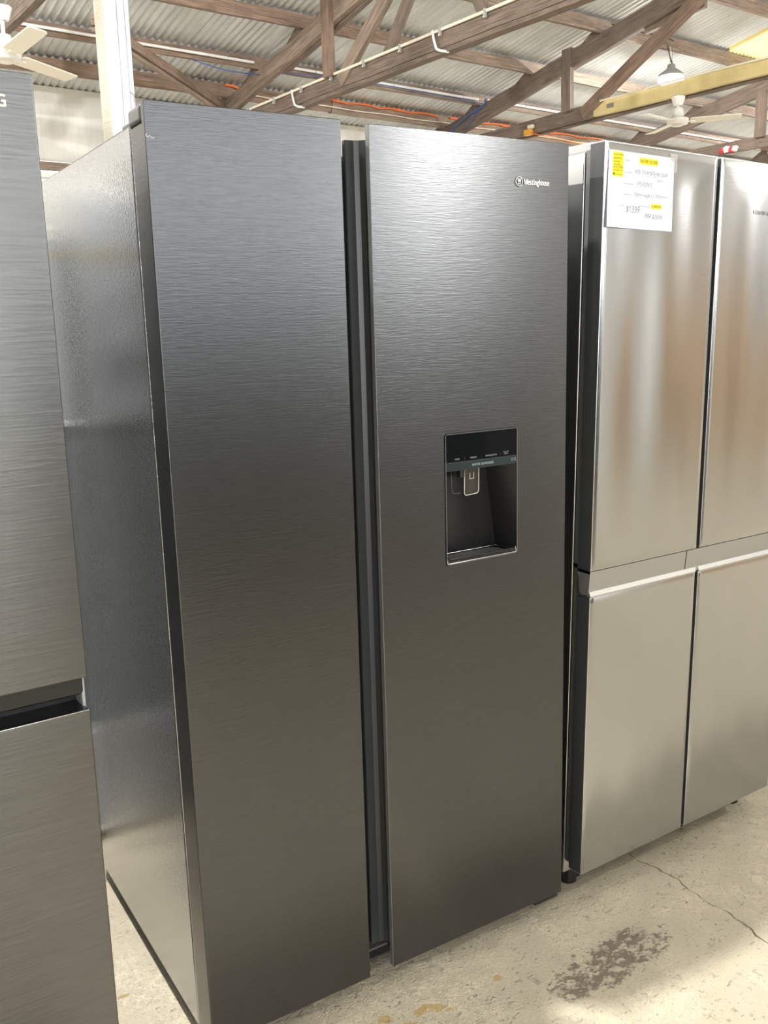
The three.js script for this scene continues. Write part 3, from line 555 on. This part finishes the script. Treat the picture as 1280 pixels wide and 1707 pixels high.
// ---------------------------------------------------------------- stainless fridge on the right
const steelFridge = thing('four_door_fridge', 'stainless steel four-door fridge on the right with a price sheet', 'fridge', [0.9587, 0, 0.0071]);
steelFridge.rotation.set(0.0105, 0.0479, -0.0098, 'YXZ');
{
  const g = steelFridge, HT = 1.7876, B0 = 0.0756;
  mesh('cabinet', bx(0.003, 0.776, 0.05, 1.772, -0.66, -0.062, 0.003), M.steelEdge, g);
  const skin = (x0, x1, y0, y1) => bx(x0, x1, y0, y1, -0.043, -0.0018, 0.0018, 3);
  const sheet = (x0, x1, y0, y1, ph) => {                                // pressed front, never quite flat
    const p = new THREE.PlaneGeometry(x1 - x0, y1 - y0, 60, 90), P = p.attributes.position, w = x1 - x0, hh = y1 - y0;
    for (let i = 0; i < P.count; i++) {
      const u = P.getX(i) / w + 0.5, v = P.getY(i) / hh + 0.5, x = P.getX(i), y = P.getY(i), e = Math.min(u * w, (1 - u) * w, v * hh, (1 - v) * hh);
      const z = 0.0002 + 0.0009 * Math.sin(x * 19 + y * 3.4 + ph) + 0.0004 * Math.sin(x * 41 - y * 2.3 + ph * 2) + 0.0004 * Math.sin(y * 6 + x * 9 + ph);
      const q = Math.min(1, e / 0.11), k = q * q * (3 - 2 * q); P.setZ(i, z * k - (e < 0.0005 ? 0.0022 : 0));
    }
    p.computeVertexNormals(); p.translate((x0 + x1) / 2, (y0 + y1) / 2, 0);
    const uv = p.attributes.uv; for (let i = 0; i < uv.count; i++) uv.setXY(i, P.getX(i), P.getY(i));
    return p;
  };
  for (const [x0, x1] of [[0, 0.3824], [0.3957, 0.778]]) {
    const d = mesh('upper_door', skin(x0, x1, 0.8481, HT), M.steelEdge, g); mesh('front_skin', sheet(x0 + 0.0008, x1 - 0.0008, 0.8489, HT - 0.0008, x0 ? 2.1 : 0.4), M.steel, d);
    mesh('door_liner', bx(x0 + 0.006, x1 - 0.006, 0.856, HT - 0.012, -0.0605, -0.0428, 0.002), M.darkPlastic, d);
    mesh('side_sheet', bx(x0 - 0.0006, x0 + 0.0012, 0.852, HT - 0.003, -0.042, -0.0025, 0.0004, 1), M.scoop, d);
  }
  for (const [x0, x1] of [[0, 0.3832], [0.3946, 0.778]]) {
    const d = mesh('lower_door', skin(x0, x1, B0, 0.7862), M.steelEdge, g); mesh('front_skin', sheet(x0 + 0.0008, x1 - 0.0008, B0 + 0.0008, 0.7854, x0 ? 3.3 : 1.5), M.steel, d);
    mesh('door_liner', bx(x0 + 0.006, x1 - 0.006, B0 + 0.01, 0.846, -0.0605, -0.0428, 0.002), M.darkPlastic, d);
    mesh('side_sheet', bx(x0 - 0.0006, x0 + 0.0012, B0 + 0.003, 0.783, -0.042, -0.0025, 0.0004, 1), M.scoop, d);
    const lip = extrudeShape([[0, 0.7862], [0.0, 0.7885], [-0.0045, 0.7985], [-0.0075, 0.799], [-0.012, 0.7862]].map(([z, y]) => [-z, y]), x1 - x0 - 0.001); lip.rotateY(Math.PI / 2); lip.translate(x0 + 0.0005, 0, 0); mesh('handle_lip', lip, M.satin, d);
  }
  for (const [x0, x1] of [[0, 0.345], [0.3485, 0.778]]) {
    const q = extrudeShape([[0.004, 0.790], [0.0065, 0.799], [0.003, 0.8465], [0.040, 0.8465], [0.035, 0.795], [0.03, 0.788]], x1 - x0); q.rotateY(Math.PI / 2); q.translate(x0, 0, 0); mesh('handle_rail', q, M.satin, g);
  }
  mesh('rail_cap', merge([bx(-0.0012, 0.0, 0.842, 0.8475, -0.0415, -0.002, 0), bx(-0.0012, 0, 0.789, 0.846, -0.042, -0.0395, 0)]), M.chrome, g);
  { const w = lettering('FISHER & PAYKEL', 0.0085, 0.0005, fontR, 0.9, 0.0042); w.translate(0.5275, 1.6665, 0.0018); mesh('brand_lettering', w, M.letterGrey, g); }
  mesh('kick_panel', bx(0.03, 0.75, 0.012, 0.06, -0.10, -0.07, 0.003), M.black, g);
  for (const [x, z] of [[0.05, -0.09], [0.73, -0.09], [0.05, -0.6], [0.73, -0.6]]) mesh('foot', new THREE.CylinderGeometry(0.02, 0.022, 0.05, 16).translate(x, 0.027, z), M.black, g);
  mesh('hinge_cover', bx(0.01, 0.09, 1.771, 1.792, -0.15, -0.046, 0.005), M.greyPlastic, g); mesh('hinge_cover', bx(0.69, 0.77, 1.771, 1.792, -0.15, -0.046, 0.005), M.greyPlastic, g);
}
// price sheet taped to it
{
  const tex = canvasTex(1024, 752, (c, w, h) => {
    c.fillStyle = '#dfe3f0'; c.fillRect(0, 0, w, h);
    c.fillStyle = '#f5de1c'; c.fillRect(62, 14, 158, 236); c.fillRect(470, 40, 290, 64); c.fillRect(672, 486, 168, 50);
    c.fillStyle = '#2b2810'; c.font = '700 23px sans-serif'; c.fillText('Second Hand', 72, 46); c.fillText('Appliances', 72, 80); c.fillText('Geelong', 72, 114);
    c.lineWidth = 5; c.strokeStyle = '#4a4212'; c.strokeRect(80, 136, 28, 58); c.strokeRect(126, 132, 34, 64); c.strokeRect(178, 148, 28, 42); c.beginPath(); c.moveTo(80, 162); c.lineTo(108, 162); c.moveTo(143, 132); c.lineTo(143, 196); c.moveTo(178, 162); c.lineTo(206, 162); c.stroke();
    c.fillRect(74, 216, 18, 22); c.font = '600 15px sans-serif'; c.fillText('secondhandapp', 98, 234);
    c.fillStyle = '#2e2c14'; c.font = '700 44px sans-serif'; c.fillText('FACTORY SECOND', 478, 88, 276); c.font = '700 30px sans-serif'; c.fillText('12 MONTHS', 680, 522, 152);
    c.fillStyle = '#6e7078'; c.font = '600 21px sans-serif'; c.fillText('GRADE:', 250, 92, 64); c.fillText('Item Name:', 240, 206, 124); c.fillText('Model Number', 240, 318, 150); c.fillText('Dimensions', 240, 424, 120); c.fillText('Price:', 196, 536); c.fillText('Warranty Period', 484, 526, 168);
    c.strokeStyle = '#8a8c94'; c.lineWidth = 3; for (const [x0, x1, y] of [[372, 780, 218], [402, 776, 332], [372, 720, 440]]) { c.beginPath(); c.moveTo(x0, y); c.lineTo(x1, y); c.stroke(); }
    const ink = (s, x, y, size, rot, wd) => { c.save(); c.translate(x, y); c.rotate(rot); c.transform(1, 0, -0.22, 1, 0, 0); c.fillStyle = '#23262e'; c.font = `500 ${size}px sans-serif`; c.fillText(s, 0, 0, wd); c.restore(); };
    ink('498L Fisher&Paykel quad', 400, 202, 60, 0.0, 520); ink('Door', 752, 262, 40, 0, 90); ink('RF500QNX1', 438, 318, 56, 0, 240); ink('790mm wide x 1790mm H', 392, 428, 52, 0.0, 520); ink('$1399', 276, 592, 86, -0.02, 220); ink('RRP $2699', 580, 632, 60, 0.03, 270);
  });
  const W = 0.212, H = 0.158, g = new THREE.BoxGeometry(W, H, 0.0003, 20, 16, 1), P = g.attributes.position;
  for (let i = 0; i < P.count; i++) { const x = P.getX(i) / W + 0.5, y = 0.5 - P.getY(i) / H; P.setZ(i, P.getZ(i) + 0.0012 + 0.004 * y * y * (1 - x) ** 2 + 0.0022 * y * Math.sin(x * 5 + 0.6) ** 2); P.setX(i, P.getX(i) + (0.5 - x) * -0.002 * y - 0.004 * y * (1 - x)); }
  g.computeVertexNormals();
  const m = mesh('price_sheet', g, std({ map: tex, roughness: 0.85 }));
  tag(m, 'white factory second price sheet taped to the steel fridge', 'sign');
  steelFridge.updateMatrix(); m.applyMatrix4(new THREE.Matrix4().makeTranslation(0.1155, 1.690, 0.0004).premultiply(steelFridge.matrix));
  const tp = mesh('tape', bx(-0.012, 0.012, -0.02, 0.02, 0.0004, 0.0008, 0), std({ color: rgb(0.9, 0.9, 0.88), roughness: 0.15, transmission: 0.8, thickness: 0 }), m); tp.position.set(0.104, 0.068, 0.001);
}

// ---------------------------------------------------------------- fridges standing back to back behind the row (mirrored in the glossy side panel)
function backFridge(x, z, w, h, label) {
  const o = thing('rear_row_fridge', label, 'fridge', [x, 0, z], 'fridges back to back behind the row');
  mesh('cabinet', bx(0, w, 0.03, h, -0.68, -0.004, 0.004), M.applianceWhite, o);
  mesh('back_sheet', bx(0.015, w - 0.015, 1.2, h - 0.03, -0.005, 0, 0.001), M.backPanel, o); mesh('lower_back_sheet', bx(0.015, w - 0.015, 0.36, 1.195, -0.005, 0, 0.001), M.lowerBack, o); mesh('yellow_strip', bx(0.03, w - 0.03, 1.600, 1.622, 0, 0.001, 0), M.yellowPaint, o);
  const c = mesh('compressor_cover', bx(0.03, w - 0.03, 0.05, 0.33, -0.006, 0.004, 0.002), M.greyPlastic, o);
  for (let r = 0; r < 2; r++) for (let i = 0; i < 12; i++) mesh('vent', bx(0.08 + i * (w - 0.2) / 12, 0.095 + i * (w - 0.2) / 12, 0.08 + r * 0.12, 0.17 + r * 0.12, 0.004, 0.007, 0), M.black, c);
  mesh('seam', bx(0.02, w - 0.02, 1.18, 1.195, -0.002, 0.006, 0.002), M.steelEdge, o);
  mesh('notice_label', bx(w * 0.35, w * 0.75, 1.65, 1.715, 0, 0.0008, 0), M.cream, o);
  mesh('power_cord', tube([V(w * 0.8, 0.2, 0.006), V(w * 0.85, 0.9, 0.03), V(w * 0.95, 1.45, 0.03), V(w * 0.75, 1.53, 0.03), V(w * 0.4, 1.60, 0.012)], 0.008, 40, 6), M.black, o);
  mesh('cord_tail', tube([V(w * 0.8, 0.2, 0.006), V(w * 0.9, 0.04, 0.04), V(w * 0.7, 0.008, 0.07), V(w * 0.95, 0.008, 0.11), V(w * 1.02, 0.008, 0.05)], 0.006, 40, 6), M.black, o);
  for (const [fx, fz] of [[0.05, -0.05], [w - 0.05, -0.05], [0.05, -0.6], [w - 0.05, -0.6]]) mesh('foot', new THREE.CylinderGeometry(0.02, 0.022, 0.032, 12).translate(fx, 0.016, fz), M.black, o);
}
backFridge(-0.93, -0.955, 0.80, 1.77, 'grey backed fridge turned away behind the gap in the row');
backFridge(-1.80, -0.955, 0.80, 1.70, 'grey backed fridge turned away behind the left fridge');
backFridge(-0.08, -0.96, 0.80, 1.68, 'grey backed fridge turned away behind the middle fridge');

// ---------------------------------------------------------------- stock across the aisle behind the camera (mirrored in the steel doors)
function stockFridge(x, z, w, h, m, label) {
  const o = thing('aisle_fridge', label, 'fridge', [x, 0, z], 'appliances across the aisle'); o.rotation.y = Math.PI;
  mesh('cabinet', bx(-w / 2, w / 2, 0.02, h, -0.66, -0.06, 0.004), M.applianceWhite, o);
  mesh('upper_door', bx(-w / 2, w / 2, 0.72, h, -0.058, 0, 0.008, 3), m, o); mesh('lower_door', bx(-w / 2, w / 2, 0.05, 0.71, -0.058, 0, 0.008, 3), m, o);
  for (const [a, b] of [[0.85, 1.25], [0.35, 0.62]]) mesh('handle', tube([V(w / 2 - 0.05, a, -0.002), V(w / 2 - 0.05, a + 0.02, 0.04), V(w / 2 - 0.05, b - 0.02, 0.04), V(w / 2 - 0.05, b, -0.002)], 0.011, 24, 8, false, 0.1), M.steelEdge, o);
  mesh('kick_panel', bx(-w / 2 + 0.02, w / 2 - 0.02, 0, 0.05, -0.6, -0.08, 0.002), M.black, o);
}
stockFridge(1.1, 3.5, 0.8, 1.8, M.scoop, 'black fridge across the aisle behind the photographer');
stockFridge(2.0, 3.5, 0.9, 1.8, M.darkSteelB, 'dark steel fridge across the aisle facing the middle fridge');
stockFridge(2.95, 3.5, 0.9, 1.8, M.scoop, 'black fridge across the aisle next to a dark steel one');
stockFridge(4.05, 3.9, 0.7, 1.7, M.darkSteelB, 'dark steel fridge across the aisle next to a white one');
stockFridge(5.2, 4.4, 0.7, 1.72, M.applianceWhite, 'white fridge across the aisle facing the steel fridge');
stockFridge(6.5, 4.4, 0.7, 1.72, M.applianceWhite, 'white fridge across the aisle next to the cartons');
for (const [x, z, w, h, l] of [[7.75, 4.4, 0.95, 1.8, 'tall brown cardboard appliance carton across the aisle'], [8.9, 4.5, 0.9, 1.5, 'shorter brown cardboard carton at the end of the aisle']]) {
  const o = thing('appliance_carton', l, 'carton', [x, 0, z], 'cardboard cartons across the aisle');
  mesh('carton_body', bx(-w / 2, w / 2, 0, h, -0.35, 0.35, 0.006), M.card, o); mesh('packing_tape', bx(-0.03, 0.03, 0.002, h + 0.0006, -0.3506, 0.3506, 0), M.cream, o);
}

renderer.render(scene, camera);
